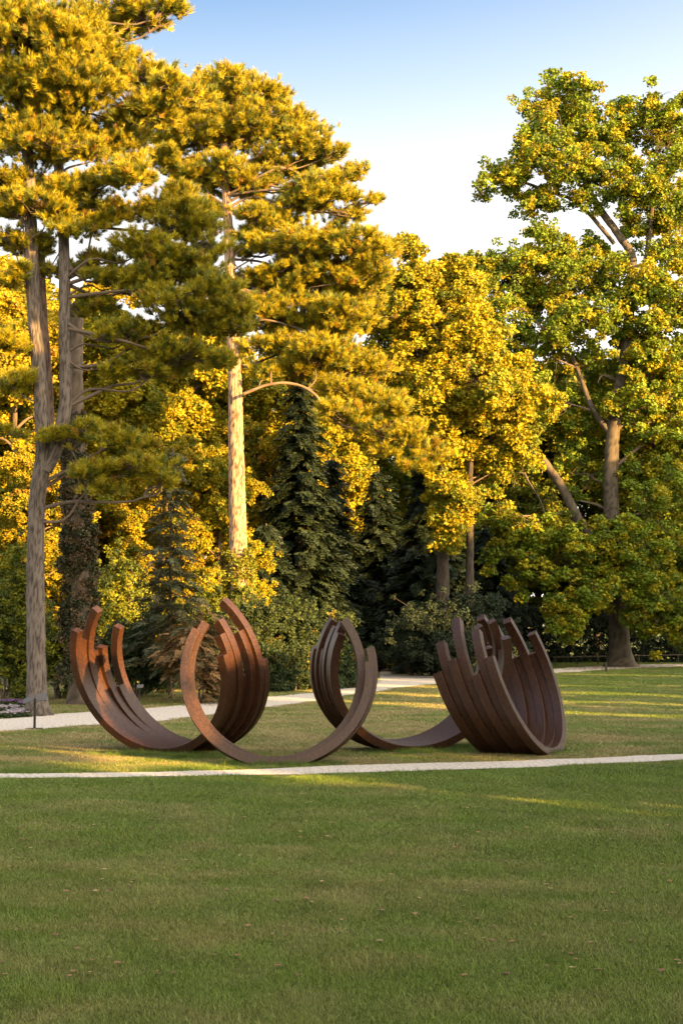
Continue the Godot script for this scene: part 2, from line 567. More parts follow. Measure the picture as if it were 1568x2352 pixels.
func make_sky() -> Sky:
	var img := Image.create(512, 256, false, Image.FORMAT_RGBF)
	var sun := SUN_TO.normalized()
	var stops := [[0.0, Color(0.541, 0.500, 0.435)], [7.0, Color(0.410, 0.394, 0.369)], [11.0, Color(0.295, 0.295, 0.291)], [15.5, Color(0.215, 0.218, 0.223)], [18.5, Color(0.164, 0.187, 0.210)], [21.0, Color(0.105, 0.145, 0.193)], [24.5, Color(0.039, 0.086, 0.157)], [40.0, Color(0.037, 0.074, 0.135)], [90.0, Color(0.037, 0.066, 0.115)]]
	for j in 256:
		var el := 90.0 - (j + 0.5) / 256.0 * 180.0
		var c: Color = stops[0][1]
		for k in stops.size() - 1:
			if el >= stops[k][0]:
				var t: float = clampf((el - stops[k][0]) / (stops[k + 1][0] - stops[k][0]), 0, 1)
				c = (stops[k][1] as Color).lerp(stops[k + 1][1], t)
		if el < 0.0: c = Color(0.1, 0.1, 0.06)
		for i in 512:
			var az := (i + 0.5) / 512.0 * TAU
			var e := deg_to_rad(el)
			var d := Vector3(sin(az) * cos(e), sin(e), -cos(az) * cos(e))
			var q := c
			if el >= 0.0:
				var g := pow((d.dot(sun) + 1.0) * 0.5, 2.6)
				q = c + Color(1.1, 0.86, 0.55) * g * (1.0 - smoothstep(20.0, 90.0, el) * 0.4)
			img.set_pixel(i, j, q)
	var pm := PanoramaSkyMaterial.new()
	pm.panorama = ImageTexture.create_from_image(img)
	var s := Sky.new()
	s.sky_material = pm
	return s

func _ready() -> void:
	# ------------------------------------------------ camera, sky, sun, exposure
	var cam := Camera3D.new()
	cam.name = "camera"
	cam.fov = rad_to_deg(2.0 * atan(1176.0 / F))
	cam.position = Vector3(0, EYE, 0)
	cam.rotation = Vector3(PITCH, 0, 0)
	cam.near = 0.2
	cam.far = 2000.0
	add_child(cam)
	cam.current = true
	var env := Environment.new()
	env.background_mode = Environment.BG_SKY
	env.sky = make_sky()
	env.tonemap_mode = Environment.TONE_MAPPER_LINEAR
	env.tonemap_exposure = 5.4
	env.sdfgi_enabled = true
	env.ssao_enabled = true
	env.ssil_enabled = true
	var we := WorldEnvironment.new()
	we.name = "environment"
	we.environment = env
	add_child(we)
	var sun := DirectionalLight3D.new()
	sun.name = "sun"
	sun.light_color = Color(1.0, 0.77, 0.43)
	sun.light_energy = 1.6
	sun.light_angular_distance = 0.5
	sun.shadow_enabled = true
	sun.basis = Basis.looking_at(-SUN_TO.normalized())
	add_child(sun)
	gap_noise.seed = 3; gap_noise.frequency = 0.06; gap_noise.fractal_octaves = 2
	patch_noise.seed = 4; patch_noise.frequency = 0.07; patch_noise.fractal_octaves = 3
	fine_noise.seed = 6; fine_noise.frequency = 0.05; fine_noise.fractal_octaves = 2
	make_materials()
	make_shapes()
	setting()
	sculptures()
	pines()
	broadleaves()
	understorey()
	small_things()
	shade_trees()

# ---------------------------------------------------------------- lawn, paths
var path_polys: Array[PackedVector2Array] = []

func setting() -> void:
	var mb := MB.new()
	var xs := PackedFloat32Array()
	var zs := PackedFloat32Array()
	for v in [-900.0, -300.0, -120.0, -60.0]: xs.append(v)
	var x := -34.0
	while x <= 34.0: xs.append(x); x += 0.5
	for v in [60.0, 120.0, 300.0, 900.0]: xs.append(v)
	for v in [-900.0, -400.0, -200.0, -150.0]: zs.append(v)
	var z := -125.0
	while z < -62.0: zs.append(z); z += 1.5
	while z < 4.0: zs.append(z); z += 0.4
	for v in [10.0, 40.0, 120.0, 400.0, 900.0]: zs.append(v)
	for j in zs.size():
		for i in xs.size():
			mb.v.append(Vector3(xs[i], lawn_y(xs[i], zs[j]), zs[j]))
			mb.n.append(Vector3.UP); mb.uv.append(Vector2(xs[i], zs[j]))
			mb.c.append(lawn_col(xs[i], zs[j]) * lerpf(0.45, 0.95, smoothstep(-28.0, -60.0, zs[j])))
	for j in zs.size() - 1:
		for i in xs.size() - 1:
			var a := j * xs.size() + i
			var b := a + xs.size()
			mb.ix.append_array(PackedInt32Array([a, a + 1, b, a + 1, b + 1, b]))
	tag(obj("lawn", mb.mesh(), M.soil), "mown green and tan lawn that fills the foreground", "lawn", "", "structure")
	rng.seed = 21
	var front := px_poly([[-300, 1782], [0, 1777], [300, 1774], [500, 1770], [700, 1762], [850, 1756], [1000, 1752], [1200, 1747], [1300, 1743], [1568, 1732], [1900, 1720]], [[-300, 1792], [0, 1787], [300, 1785], [520, 1781], [700, 1779], [850, 1774], [1000, 1769], [1200, 1764], [1300, 1758], [1400, 1753], [1568, 1745], [1900, 1732]], 0.1)
	tag(obj("front_path", sheet(front, 0.006), M.gravel), "pale gravel path crossing the lawn in front of the sculptures", "path", "", "structure")
	var curve := px_poly([[-350, 1668], [0, 1652], [110, 1641], [300, 1630], [500, 1612], [610, 1600], [730, 1589], [830, 1574], [872, 1560], [872, 1532], [888, 1532], [900, 1549], [1000, 1554], [1150, 1549], [1290, 1534], [1420, 1527], [1568, 1525], [1800, 1520]], [[-350, 1700], [0, 1681], [200, 1666], [370, 1656], [450, 1646], [610, 1626], [725, 1611], [860, 1591], [930, 1579], [1000, 1572], [1150, 1558], [1290, 1546], [1420, 1537], [1568, 1532], [1800, 1527]], 0.08)
	tag(obj("curving_path", sheet(curve, 0.006), M.gravel), "pale gravel path curving from the left edge back towards the trees", "path", "", "structure")
	path_polys = [front, curve]
	var clear: Array[PackedVector2Array] = []
	for pp in path_polys: clear.append(Geometry2D.offset_polygon(pp, 0.27)[0])
	# turf
	rng.seed = 22
	var sw := Swarm.new()
	for i in 26000:
		var d := 10.5 + 60.0 * pow(rng.randf(), 1.5)
		var hw := d * 0.25 + 0.8
		var q := Vector2(rng.randf_range(-hw, hw), -d)
		var on := false
		if d > 28.0:
			for pp in clear:
				if Geometry2D.is_point_in_polygon(q, pp): on = true
		if on: continue
		var c := lawn_col(q.x, q.y) * rng.randf_range(0.72, 1.3)
		var hs := rng.randf_range(0.8, 1.25) * (1.0 + 0.4 * patch_noise.get_noise_2d(q.x * 8.0, q.y * 8.0 + 400.0))
		var fat := 1.0 + maxf(d - 18.0, 0.0) * 0.03
		sw.put(Transform3D(Basis(Vector3.UP, rng.randf() * TAU).scaled(Vector3(fat, hs, fat)), Vector3(q.x, lawn_y(q.x, q.y), q.y)), c)
	for ft in [[-4.9, -37.4, 1.6, 0.35], [-3.3, -36.9, 1.2, 0.3], [-1.6, -34.95, 1.5, 0.2], [2.2, -38.1, 1.5, 0.4], [4.3, -39.0, 1.4, 0.6], [5.0, -38.2, 0.6, 0.5], [3.3, -39.2, 0.8, 0.5]]:
		for i in 70:
			var q := Vector2(ft[0] + rng.randfn(0, 0.5) * ft[2], ft[1] + rng.randfn(0, 0.7) * ft[3])
			sw.put(Transform3D(Basis(Vector3.UP, rng.randf() * TAU).scaled(Vector3(0.8, rng.randf_range(1.4, 3.2), 0.8)), Vector3(q.x, -0.012, q.y)), Color(0.115, 0.19, 0.03) * rng.randf_range(0.7, 1.2))
	for i in 9000:
		var d := rng.randf_range(66.0, 128.0)
		var q := Vector2(rng.randf_range(-0.13, 0.26) * d, -d)
		if d > 86.0 and q.x < 8.0: continue
		var on := Geometry2D.is_point_in_polygon(q, clear[1])
		if on: continue
		sw.put(Transform3D(Basis(Vector3.UP, rng.randf() * TAU).scaled(Vector3(2.6, 1.2, 2.6)), Vector3(q.x, 0, q.y)), lawn_col(q.x, q.y) * rng.randf_range(0.85, 1.15))
	tag(swarm_node("grass", sw, SH.turf, M.blade), "short mown grass with dry patches covering the lawn", "grass", "", "stuff")

# ---------------------------------------------------------------- sculptures
func sculptures() -> void:
	arc_bundle("leftmost arc bundle, its left tips catching orange sun", 2.45, -5.04, -37.0, -28.0, -16.5, [
		[0, 0.0, 0.0, 0.0, 156, 368], [1, -0.03, 0.0, 0.0, 163, 381], [2, 0.02, 0.0, 0.0, 139, 391], [3, -0.04, 0.0, 0.0, 171, 354],
		[4, 0.09, 0.0, 0.0, 168, 383], [5, 0.2, 0.0, 0.0, 196, 408], [6, 0.2, 0.0, 0.0, 153, 364]])
	arc_bundle("front bundle of arcs seen face on like an open ring", 2.4, -1.59, -35.45, 1.9, 15.8, [
		[0, 0.0, 0.0, 0.0, 152, 366], [1, 0.11, 0.0, 0.0, 147, 375], [2, -0.1, 0.0, 5.0, 235, 395]])
	arc_bundle("arc bundle third from left, its foot running behind the right one", 2.5, 2.13, -37.6, 15.0, -17.0, [
		[0, 0.0, 0.0, 0.0, 160, 377], [1, 0.0, 0.0, 0.0, 153, 368], [2, -0.05, 0.0, 0.0, 156, 389], [3, -0.07, 0.0, 0.0, 171, 357],
		[4, -0.14, 0.0, 0.0, 150, 370], [5, -0.2, 0.0, 0.0, 170, 385]])
	arc_bundle("rightmost arc bundle, seven arcs leaning left like ribs", 2.35, 4.96, -38.2, 64.7, 19.9, [
		[0, -0.03, 0.0, 0.0, 168, 389], [1, 0.09, 0.0, 0.0, 149, 373], [2, -0.02, 0.0, 0.0, 180, 401], [3, 0.1, 0.0, 0.0, 139, 370],
		[4, -0.03, 0.0, 0.0, 170, 393], [5, 0.1, 0.0, 0.0, 158, 404], [6, -0.02, 0.0, 0.0, 179, 380]])

# ---------------------------------------------------------------- pines
func pine_pads(root: Node3D, depth: float, pads: Array, stems: Array, dens: float, size: float, pal: Array, low_dark: float) -> void:
	var mb := MB.new()
	var sw := Swarm.new()
	for p: Array in pads:
		var dz: float = p[3] if p.size() > 3 else rng.randf_range(-1.0, 1.0) * minf(p[2] * 0.8, 1.6)
		var c := at(p[0], p[1], depth + dz)
		var r: float = p[2]
		var best := Vector3.ZERO
		var bd := 1e9
		var rise := rng.randf_range(-1.4, 2.6)
		for s: PackedVector3Array in stems:
			for q in s:
				var dd := Vector2(q.x - c.x, q.z - c.z).length() * 0.8 + absf(q.y - c.y + rise) * 1.2
				if dd < bd: bd = dd; best = q
		if c.y > low_dark and best.y > 5.0:
			var path := limb(mb, best, c - Vector3(0, r * 0.2, 0), clampf(0.022 * best.distance_to(c), 0.035, 0.085), rng.randf_range(-0.06, 0.05), 6, 0.13)
			var first := sw.count
			for e in 2:
				var e_r := r * rng.randf_range(0.45, 0.7)
				pad(sw, c + Vector3(rng.randf_range(-1, 1) * r, rng.randf_range(-0.35, 0.45) * r, rng.randf_range(-1, 1) * r), Vector3(e_r, e_r * 0.45, e_r), int(dens * 1.7 * e_r * e_r), size, pal, "pine", -0.1)
			pad(sw, c, Vector3(r, r * 0.42, r), int(dens * 1.9 * r * r), size, pal, "pine", -0.1)
			for a in 3:
				var sub := c + Vector3(rng.randf_range(-0.7, 0.7) * r, rng.randf_range(-0.1, 0.2) * r, rng.randf_range(-0.7, 0.7) * r)
				twigs(mb, limb(mb, path[path.size() - 3], sub, 0.05, 0.02, 4, 0.15), sw.spots, first + a * 3, 16, 0.018)
	obj("branches", mb.mesh(), M.bark_brown, root)
	swarm_node("crown", sw, SH.tuft, M.needle, root)

func px_path(pts: Array, d: float, step := 0.13) -> PackedVector3Array:
	var a := []
	for p: Array in pts: a.append(at(p[0], p[1], d + (p[2] if p.size() > 2 else 0.0)))
	return smooth_path(a, step)

func pines() -> void:
	# the forked pine at the left
	rng.seed = 31
	var d := 53.0
	var root := base("pine_tree", Vector3.ZERO, "tall forked pine at the left edge, grey trunk in shade", "pine tree")
	var a := px_path([[86, 1645], [84, 1500], [82, 1300], [86, 1150], [100, 1040], [94, 900], [78, 700], [72, 520], [66, 380], [52, 230], [44, 60], [40, -120]], d)
	var b := px_path([[104, 1080], [128, 1030], [150, 930], [150, 780], [148, 600], [142, 450], [128, 300], [122, 120], [120, -100]], d)
	var c := px_path([[108, 1040, 0.2], [112, 960, 0.8], [108, 850, 1.0], [98, 700, 1.1], [96, 560, 1.2]], d)
	var mb := MB.new()
	var grey := Color(0.16, 0.137, 0.122)
	tube(mb, a, 0.345, 0.13, 44, 0.05, 0.22, Color(0.045, 0.036, 0.032), grey)
	tube(mb, b, 0.25, 0.11, 34, 0.04, 0.0, Color(0.045, 0.036, 0.032), grey)
	tube(mb, c, 0.22, 0.12, 26, 0.04, 0.0, Color(0.075, 0.05, 0.04), Color(0.22, 0.15, 0.115))
	obj("trunk", mb.mesh(), M.bark_brown, root)
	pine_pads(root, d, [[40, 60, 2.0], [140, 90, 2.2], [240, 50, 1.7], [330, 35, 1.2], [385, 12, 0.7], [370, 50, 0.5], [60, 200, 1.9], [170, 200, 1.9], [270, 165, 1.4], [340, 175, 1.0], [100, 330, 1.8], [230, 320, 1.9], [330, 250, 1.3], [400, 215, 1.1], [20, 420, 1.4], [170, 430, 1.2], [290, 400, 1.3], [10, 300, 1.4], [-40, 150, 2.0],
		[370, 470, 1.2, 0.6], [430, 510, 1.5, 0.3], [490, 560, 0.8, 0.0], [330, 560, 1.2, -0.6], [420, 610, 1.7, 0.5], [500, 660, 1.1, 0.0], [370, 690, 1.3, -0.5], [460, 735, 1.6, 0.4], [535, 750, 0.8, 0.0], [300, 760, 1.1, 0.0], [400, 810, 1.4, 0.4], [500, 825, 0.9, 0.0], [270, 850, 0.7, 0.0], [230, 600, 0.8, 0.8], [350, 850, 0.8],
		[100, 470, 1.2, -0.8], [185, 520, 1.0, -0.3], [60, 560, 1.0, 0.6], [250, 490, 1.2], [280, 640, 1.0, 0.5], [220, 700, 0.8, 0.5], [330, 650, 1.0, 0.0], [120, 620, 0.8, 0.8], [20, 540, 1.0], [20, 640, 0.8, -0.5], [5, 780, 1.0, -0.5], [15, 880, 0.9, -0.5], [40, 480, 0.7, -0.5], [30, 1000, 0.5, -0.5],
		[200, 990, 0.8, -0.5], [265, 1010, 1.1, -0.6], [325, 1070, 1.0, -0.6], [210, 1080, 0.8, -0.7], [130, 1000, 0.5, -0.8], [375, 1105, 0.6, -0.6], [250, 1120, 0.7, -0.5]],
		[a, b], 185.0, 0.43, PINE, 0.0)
	# the sunlit pine in the middle
	rng.seed = 32
	d = 75.0
	root = base("pine_tree", Vector3.ZERO, "broad sunlit pine with orange trunk behind the two left sculptures", "pine tree")
	a = px_path([[552, 1600], [550, 1400], [546, 1200], [542, 1000], [540, 870], [534, 740], [528, 600], [522, 480], [516, 360], [508, 220]], d)
	mb = MB.new()
	tube(mb, a, 0.55, 0.14, 40, 0.06, 0.3, Color(0.08, 0.045, 0.03), Color(0.4, 0.28, 0.19))
	obj("trunk", mb.mesh(), M.bark_brown, root)
	mb = MB.new()
	var sweep := px_path([[560, 905], [610, 885], [660, 880], [705, 893], [735, 920], [765, 965], [830, 990], [930, 1020], [1000, 1050]], d - 1.0, 0.4)
	tube(mb, sweep, 0.085, 0.035, 8, 0.02, 0.0, Color(0.1, 0.06, 0.04), Color(0.22, 0.15, 0.1))
	obj("sweeping_limb", mb.mesh(), M.bark_brown, root)
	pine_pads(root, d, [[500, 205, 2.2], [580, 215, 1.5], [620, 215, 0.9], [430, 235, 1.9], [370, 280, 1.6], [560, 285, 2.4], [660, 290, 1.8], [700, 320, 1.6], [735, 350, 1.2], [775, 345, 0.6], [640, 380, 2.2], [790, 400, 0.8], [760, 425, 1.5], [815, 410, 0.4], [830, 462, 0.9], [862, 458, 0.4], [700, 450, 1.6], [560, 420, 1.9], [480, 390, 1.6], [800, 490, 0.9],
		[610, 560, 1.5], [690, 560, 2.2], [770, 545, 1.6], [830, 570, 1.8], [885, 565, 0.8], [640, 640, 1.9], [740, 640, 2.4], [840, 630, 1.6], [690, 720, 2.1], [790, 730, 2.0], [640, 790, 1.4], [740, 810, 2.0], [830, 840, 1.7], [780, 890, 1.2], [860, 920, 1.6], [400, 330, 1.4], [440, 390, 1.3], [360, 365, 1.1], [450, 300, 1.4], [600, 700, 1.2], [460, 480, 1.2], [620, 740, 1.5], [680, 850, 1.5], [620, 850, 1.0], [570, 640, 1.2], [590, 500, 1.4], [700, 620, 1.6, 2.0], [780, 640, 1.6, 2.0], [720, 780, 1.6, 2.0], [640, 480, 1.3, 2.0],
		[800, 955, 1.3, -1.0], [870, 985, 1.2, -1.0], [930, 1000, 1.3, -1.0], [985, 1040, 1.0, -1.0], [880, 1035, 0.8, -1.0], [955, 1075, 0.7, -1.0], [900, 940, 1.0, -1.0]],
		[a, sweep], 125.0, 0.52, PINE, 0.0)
	ivy_on(root, [[556, 1560], [556, 1400], [552, 1270]], d - 0.2, 0.85, 700, 0.55, LIMEIVY, 33)

func ivy_on(root: Node3D, pts: Array, d: float, r: float, n: int, size: float, pal: Array, seed_: int) -> void:
	rng.seed = seed_
	var path := px_path(pts, d, 0.3)
	var sw := Swarm.new()
	for i in n:
		var t := rng.randf()
		var q := path[int(t * (path.size() - 1))]
		var a := rng.randf() * TAU
		var rr := r * rng.randf_range(0.75, 1.1) * (1.0 - 0.45 * t) * (1.0 + 0.7 * gap_noise.get_noise_2d(a * 9.0, q.y * 14.0))
		if gap_noise.get_noise_2d(a * 22.0 + 77.0, q.y * 24.0) < -0.16: continue
		var p := q + Vector3(cos(a) * rr, rng.randf_range(-0.2, 0.2), sin(a) * rr)
		var s := size * rng.randf_range(0.7, 1.3)
		sw.put(Transform3D(Basis(Vector3.UP, rng.randf() * TAU).scaled(Vector3(s, s, s)), p), pick(pal))
	swarm_node("ivy", sw, SH.small_leaves, M.ivy, root)

# ---------------------------------------------------------------- broadleaved trees
func leafy(called: String, label: String, d: float, stems: Array, pads: Array, dens: float, size: float, pal: Array, seed_: int, pale: Color, limbs := []) -> Node3D:
	rng.seed = seed_
	var root := base(called, Vector3.ZERO, label, "tree")
	var mb := MB.new()
	var lines := []
	for s: Array in stems:           # [radius at foot, radius at top, flare, points]
		var p := px_path(s[3], d, 0.3)
		lines.append(p)
		tube(mb, p, s[0], s[1], 22, 0.05, s[2], pale * 0.35, pale)
	obj("trunk", mb.mesh(), M.bark_grey, root)
	mb = MB.new()
	var sw := Swarm.new()
	for l: Array in limbs:
		tube(mb, px_path(l[2], d, 0.4), l[0], l[1], 8, 0.03, 0.0, pale * 0.4, pale)
	for p: Array in pads:
		var r: float = p[2]
		var dz: float = p[3] if p.size() > 3 else rng.randf_range(-1.0, 1.0) * r * 0.9
		var c := at(p[0], p[1], d + dz)
		var best: Vector3 = lines[0][lines[0].size() / 2]
		var bd := 1e9
		for s: PackedVector3Array in lines:
			for k in range(s.size() / 6, s.size()):
				var q := s[k]
				var h := Vector2(q.x - c.x, q.z - c.z).length()
				var dd := h * 0.7 + absf(q.y - (c.y - h * 0.45))
				if dd < bd: bd = dd; best = q
		var path := limb(mb, best, c, clampf(0.022 * best.distance_to(c), 0.05, 0.17), 0.05)
		var first := sw.count
		pad(sw, c, Vector3(r, r * 0.72, r), int(dens * r * r), size, pal, "leaf", -0.1)
		for e in 5:
			var e_r := r * rng.randf_range(0.25, 0.55)
			pad(sw, c + rv() * r * rng.randf_range(0.8, 1.35), Vector3(e_r, e_r * 0.7, e_r), int(dens * 0.9 * e_r * e_r), size, pal, "leaf", -0.1)
		twigs(mb, path, sw.spots, first, 11, 0.025)
		for a in 2:
			var sub := c + rv() * r * 0.7
			twigs(mb, limb(mb, path[path.size() / 2], sub, 0.05, 0.03, 4), sw.spots, first + 5, 23, 0.02)
	obj("branches", mb.mesh(), M.bark_grey, root)
	swarm_node("crown", sw, SH.leaves, M.leaf, root)
	return root

func broadleaves() -> void:
	var bark := Color(0.1, 0.083, 0.063)
	leafy("plane_tree", "big plane tree at the right with flared mossy foot", 109.0, [
		[0.76, 0.15, 0.55, [[1424, 1533], [1420, 1440], [1410, 1300], [1402, 1120], [1408, 980], [1432, 840], [1444, 720], [1452, 600], [1420, 540], [1370, 470], [1340, 400], [1330, 280]]],
		[0.26, 0.08, 0.0, [[1444, 720], [1475, 640], [1490, 540], [1500, 420], [1510, 300]]],
		[0.16, 0.06, 0.0, [[1410, 560], [1330, 470], [1260, 440], [1180, 415], [1120, 430]]],
		[0.22, 0.07, 0.0, [[1405, 1000], [1360, 940], [1330, 860], [1300, 780], [1270, 650]]]],
		[[1310, 255, 2.6], [1250, 300, 2.4], [1370, 300, 2.8], [1500, 255, 2.4], [1440, 290, 2.0], [1550, 330, 2.6], [1290, 370, 2.8], [1220, 370, 2.0], [1150, 400, 1.6], [1110, 440, 1.1], [1180, 430, 1.2], [1400, 400, 2.4], [1500, 420, 2.6], [1570, 480, 2.6], [1330, 450, 1.6], [1230, 470, 1.5], [1470, 520, 1.9], [1550, 580, 2.4],
		[1240, 590, 2.4], [1180, 620, 2.4], [1130, 600, 1.6], [1310, 600, 2.2], [1390, 640, 2.4], [1480, 660, 2.6], [1560, 700, 3.0], [1250, 690, 3.2], [1150, 700, 2.8], [1350, 730, 3.0], [1480, 780, 2.8], [1200, 800, 3.0], [1310, 830, 3.2], [1540, 840, 3.4], [1400, 860, 1.6, 3.0], [1250, 920, 3.0, 2.0], [1350, 960, 2.8, 3.0], [1500, 960, 3.2], [1580, 1000, 3.0], [1470, 1080, 2.6], [1330, 1080, 2.4, 3.0], [1550, 1130, 3.2],
		[1160, 1190, 2.0, -4.0], [1220, 1230, 2.2, -4.0], [1150, 1260, 1.4, -4.0], [1270, 1200, 1.6, -3.0], [1320, 1270, 2.6, -4.0], [1400, 1230, 2.2, -4.0], [1250, 1310, 1.8, -5.0], [1190, 1330, 1.0, -5.0], [1340, 1370, 2.4, -5.0], [1290, 1400, 1.6, -5.0], [1420, 1330, 2.4, -4.0], [1310, 1450, 1.0, -5.0], [1500, 1250, 2.8, -3.0], [1500, 1370, 2.6, -4.0], [1560, 1420, 2.2, -4.0], [1480, 1440, 1.2, -4.0], [1570, 1310, 2.8]],
		24.0, 0.9, PLANE, 41, bark, [[0.5, 0.3, [[1412, 1300], [1370, 1250], [1325, 1190], [1290, 1120], [1245, 1055]]], [0.12, 0.04, [[1260, 1080], [1225, 1040], [1195, 1025], [1205, 1090], [1240, 1150], [1260, 1220]]], [0.09, 0.03, [[1205, 1090], [1185, 1085], [1180, 1120]]], [0.16, 0.05, [[1408, 1180], [1370, 1160], [1330, 1150]]], [0.2, 0.05, [[1430, 880], [1385, 862], [1372, 880]]]])
	leafy("yellow_tree", "bright yellow leafy tree in mid distance, right of the dark firs", 92.0, [
		[0.5, 0.1, 0.4, [[1016, 1555], [1016, 1350], [1016, 1100], [1000, 900], [980, 750], [965, 650]]],
		[0.32, 0.08, 0.3, [[1075, 1550], [1078, 1300], [1080, 1050], [1100, 880], [1120, 760]]]],
		[[960, 650, 2.0], [920, 680, 2.0], [1010, 670, 2.0], [1050, 690, 1.8], [880, 720, 1.8], [960, 760, 2.4], [1040, 770, 2.4], [1100, 770, 2.0], [900, 830, 2.2], [1000, 850, 2.6], [1090, 860, 2.4], [1160, 880, 2.2], [1200, 910, 1.6], [930, 930, 2.0], [1030, 950, 2.4], [1110, 970, 2.4], [1170, 990, 1.8], [1060, 1040, 2.0], [1130, 1070, 1.8], [1000, 1020, 1.6], [1040, 1120, 1.4], [1170, 1070, 1.0], [1030, 1190, 1.2, -1.5], [1060, 1150, 1.2, -1.5], [1020, 1250, 0.8, -1.5]],
		74.0, 0.86, GOLD, 42, Color(0.06, 0.05, 0.04))
	# one of each kind to copy from
	var protos: Array[Node3D] = []
	var pals := [AMBER, GOLD, OLIVE, PLANE]
	var first_at: Array[Vector3] = [at(35, 1560, 84.0), at(290, 1560, 88.0), at(1240, 1540, 128.0), at(1480, 1535, 132.0)]
	var first_label := ["amber tree behind the forked pine at the left edge", "golden tree directly behind the leftmost sculpture, left of the sunlit trunk", "green leafy tree far back, left of the big plane tree", "green and yellow tree far back, right behind the big plane tree"]
	for k in 4:
		var r := base("broadleaf_tree", Vector3.ZERO, first_label[k], "tree", "broadleaved trees in the wood")
		broadleaf([24.0, 23.0, 27.0, 29.0][k], [5.2, 5.0, 7.0, 7.5][k], [1.5, 1.5, 3.0, 4.0][k], 0.35, [6400, 6400, 6600, 6600][k], [0.85, 0.85, 1.1, 1.1][k], pals[k], 50 + k, r)
		protos.append(r)
	var more := [[0, 160, 96.0, 1.15, "amber tree behind the ivy-clad trunk"], [1, 440, 100.0, 1.15, "tall golden tree behind the thin grey-green spruce"], [0, 610, 96.0, 0.74, "amber tree just right of the sunlit pine trunk"], [1, -60, 92.0, 1.05, "golden tree cut by the left picture edge"], [0, 370, 83.0, 0.6, "low amber tree behind the thin spruce"], [1, 500, 84.0, 0.62, "low golden tree touching the left side of the sunlit pine trunk"], [0, 90, 78.0, 0.55, "low amber tree between the forked pine and the ivy-clad trunk"],
		[2, 1120, 126.0, 1.0, "green tree far back behind the yellow tree"], [3, 1620, 122.0, 0.95, "green and yellow tree cut by the right picture edge"], [2, 1370, 140.0, 1.1, "green tree farthest back behind the big plane tree"], [3, 1000, 135.0, 0.85, "tree far back behind the dark firs' right side"], [2, 830, 130.0, 0.8, "green tree far back in the dark middle gap"], [2, 680, 132.0, 0.9, "green tree far back behind the tall dark fir"], [1, 560, 120.0, 1.0, "golden tree far back behind the sunlit pine"], [0, 240, 122.0, 1.1, "amber tree far back behind the left woods"], [1, 60, 120.0, 1.1, "golden tree far back at the left edge"], [2, 1560, 138.0, 1.1, "green tree farthest back at the right edge"], [1, 740, 118.0, 1.12, "golden tree far back between the sunlit pine and the yellow tree"], [2, 800, 145.0, 1.1, "green tree farthest back in the middle gap"], [1, 600, 108.0, 1.1, "golden tree far back just right of the sunlit pine's trunk"], [0, 20, 102.0, 1.3, "tall amber tree far back between the picture's left edge and the forked pine"], [1, 130, 108.0, 1.3, "tall golden tree far back between the two stems of the forked pine"], [0, 460, 112.0, 1.1, "amber tree far back left of the sunlit pine"]]
	for k in 4: protos[k].position = Vector3(first_at[k].x, 0, first_at[k].z)
	var turn := 0.0
	for m: Array in more:
		turn += 1.7
		var p := at(m[1], 1540, m[2])
		copy_of(protos[m[0]], "broadleaf_tree", Vector3(p.x, 0, p.z), turn, m[3], m[4], "tree", "broadleaved trees in the wood")
	SH.protos = protos
	# the ivy-clad trunk
	rng.seed = 60
	var root := base("ivy_tree", Vector3.ZERO, "dark trunk wrapped in ivy between the forked pine and the leftmost sculpture", "tree")
	var mb := MB.new()
	tube(mb, px_path([[188, 1625], [184, 1400], [178, 1150], [172, 900], [175, 700]], 60.0, 0.3), 0.5, 0.3, 18, 0.05, 0.3, Color(0.05, 0.04, 0.03), Color(0.15, 0.115, 0.09))
	obj("trunk", mb.mesh(), M.bark_brown, root)
	ivy_on(root, [[186, 1560], [184, 1400], [176, 1150], [172, 950]], 60.0, 0.75, 2300, 0.42, IVY, 61)

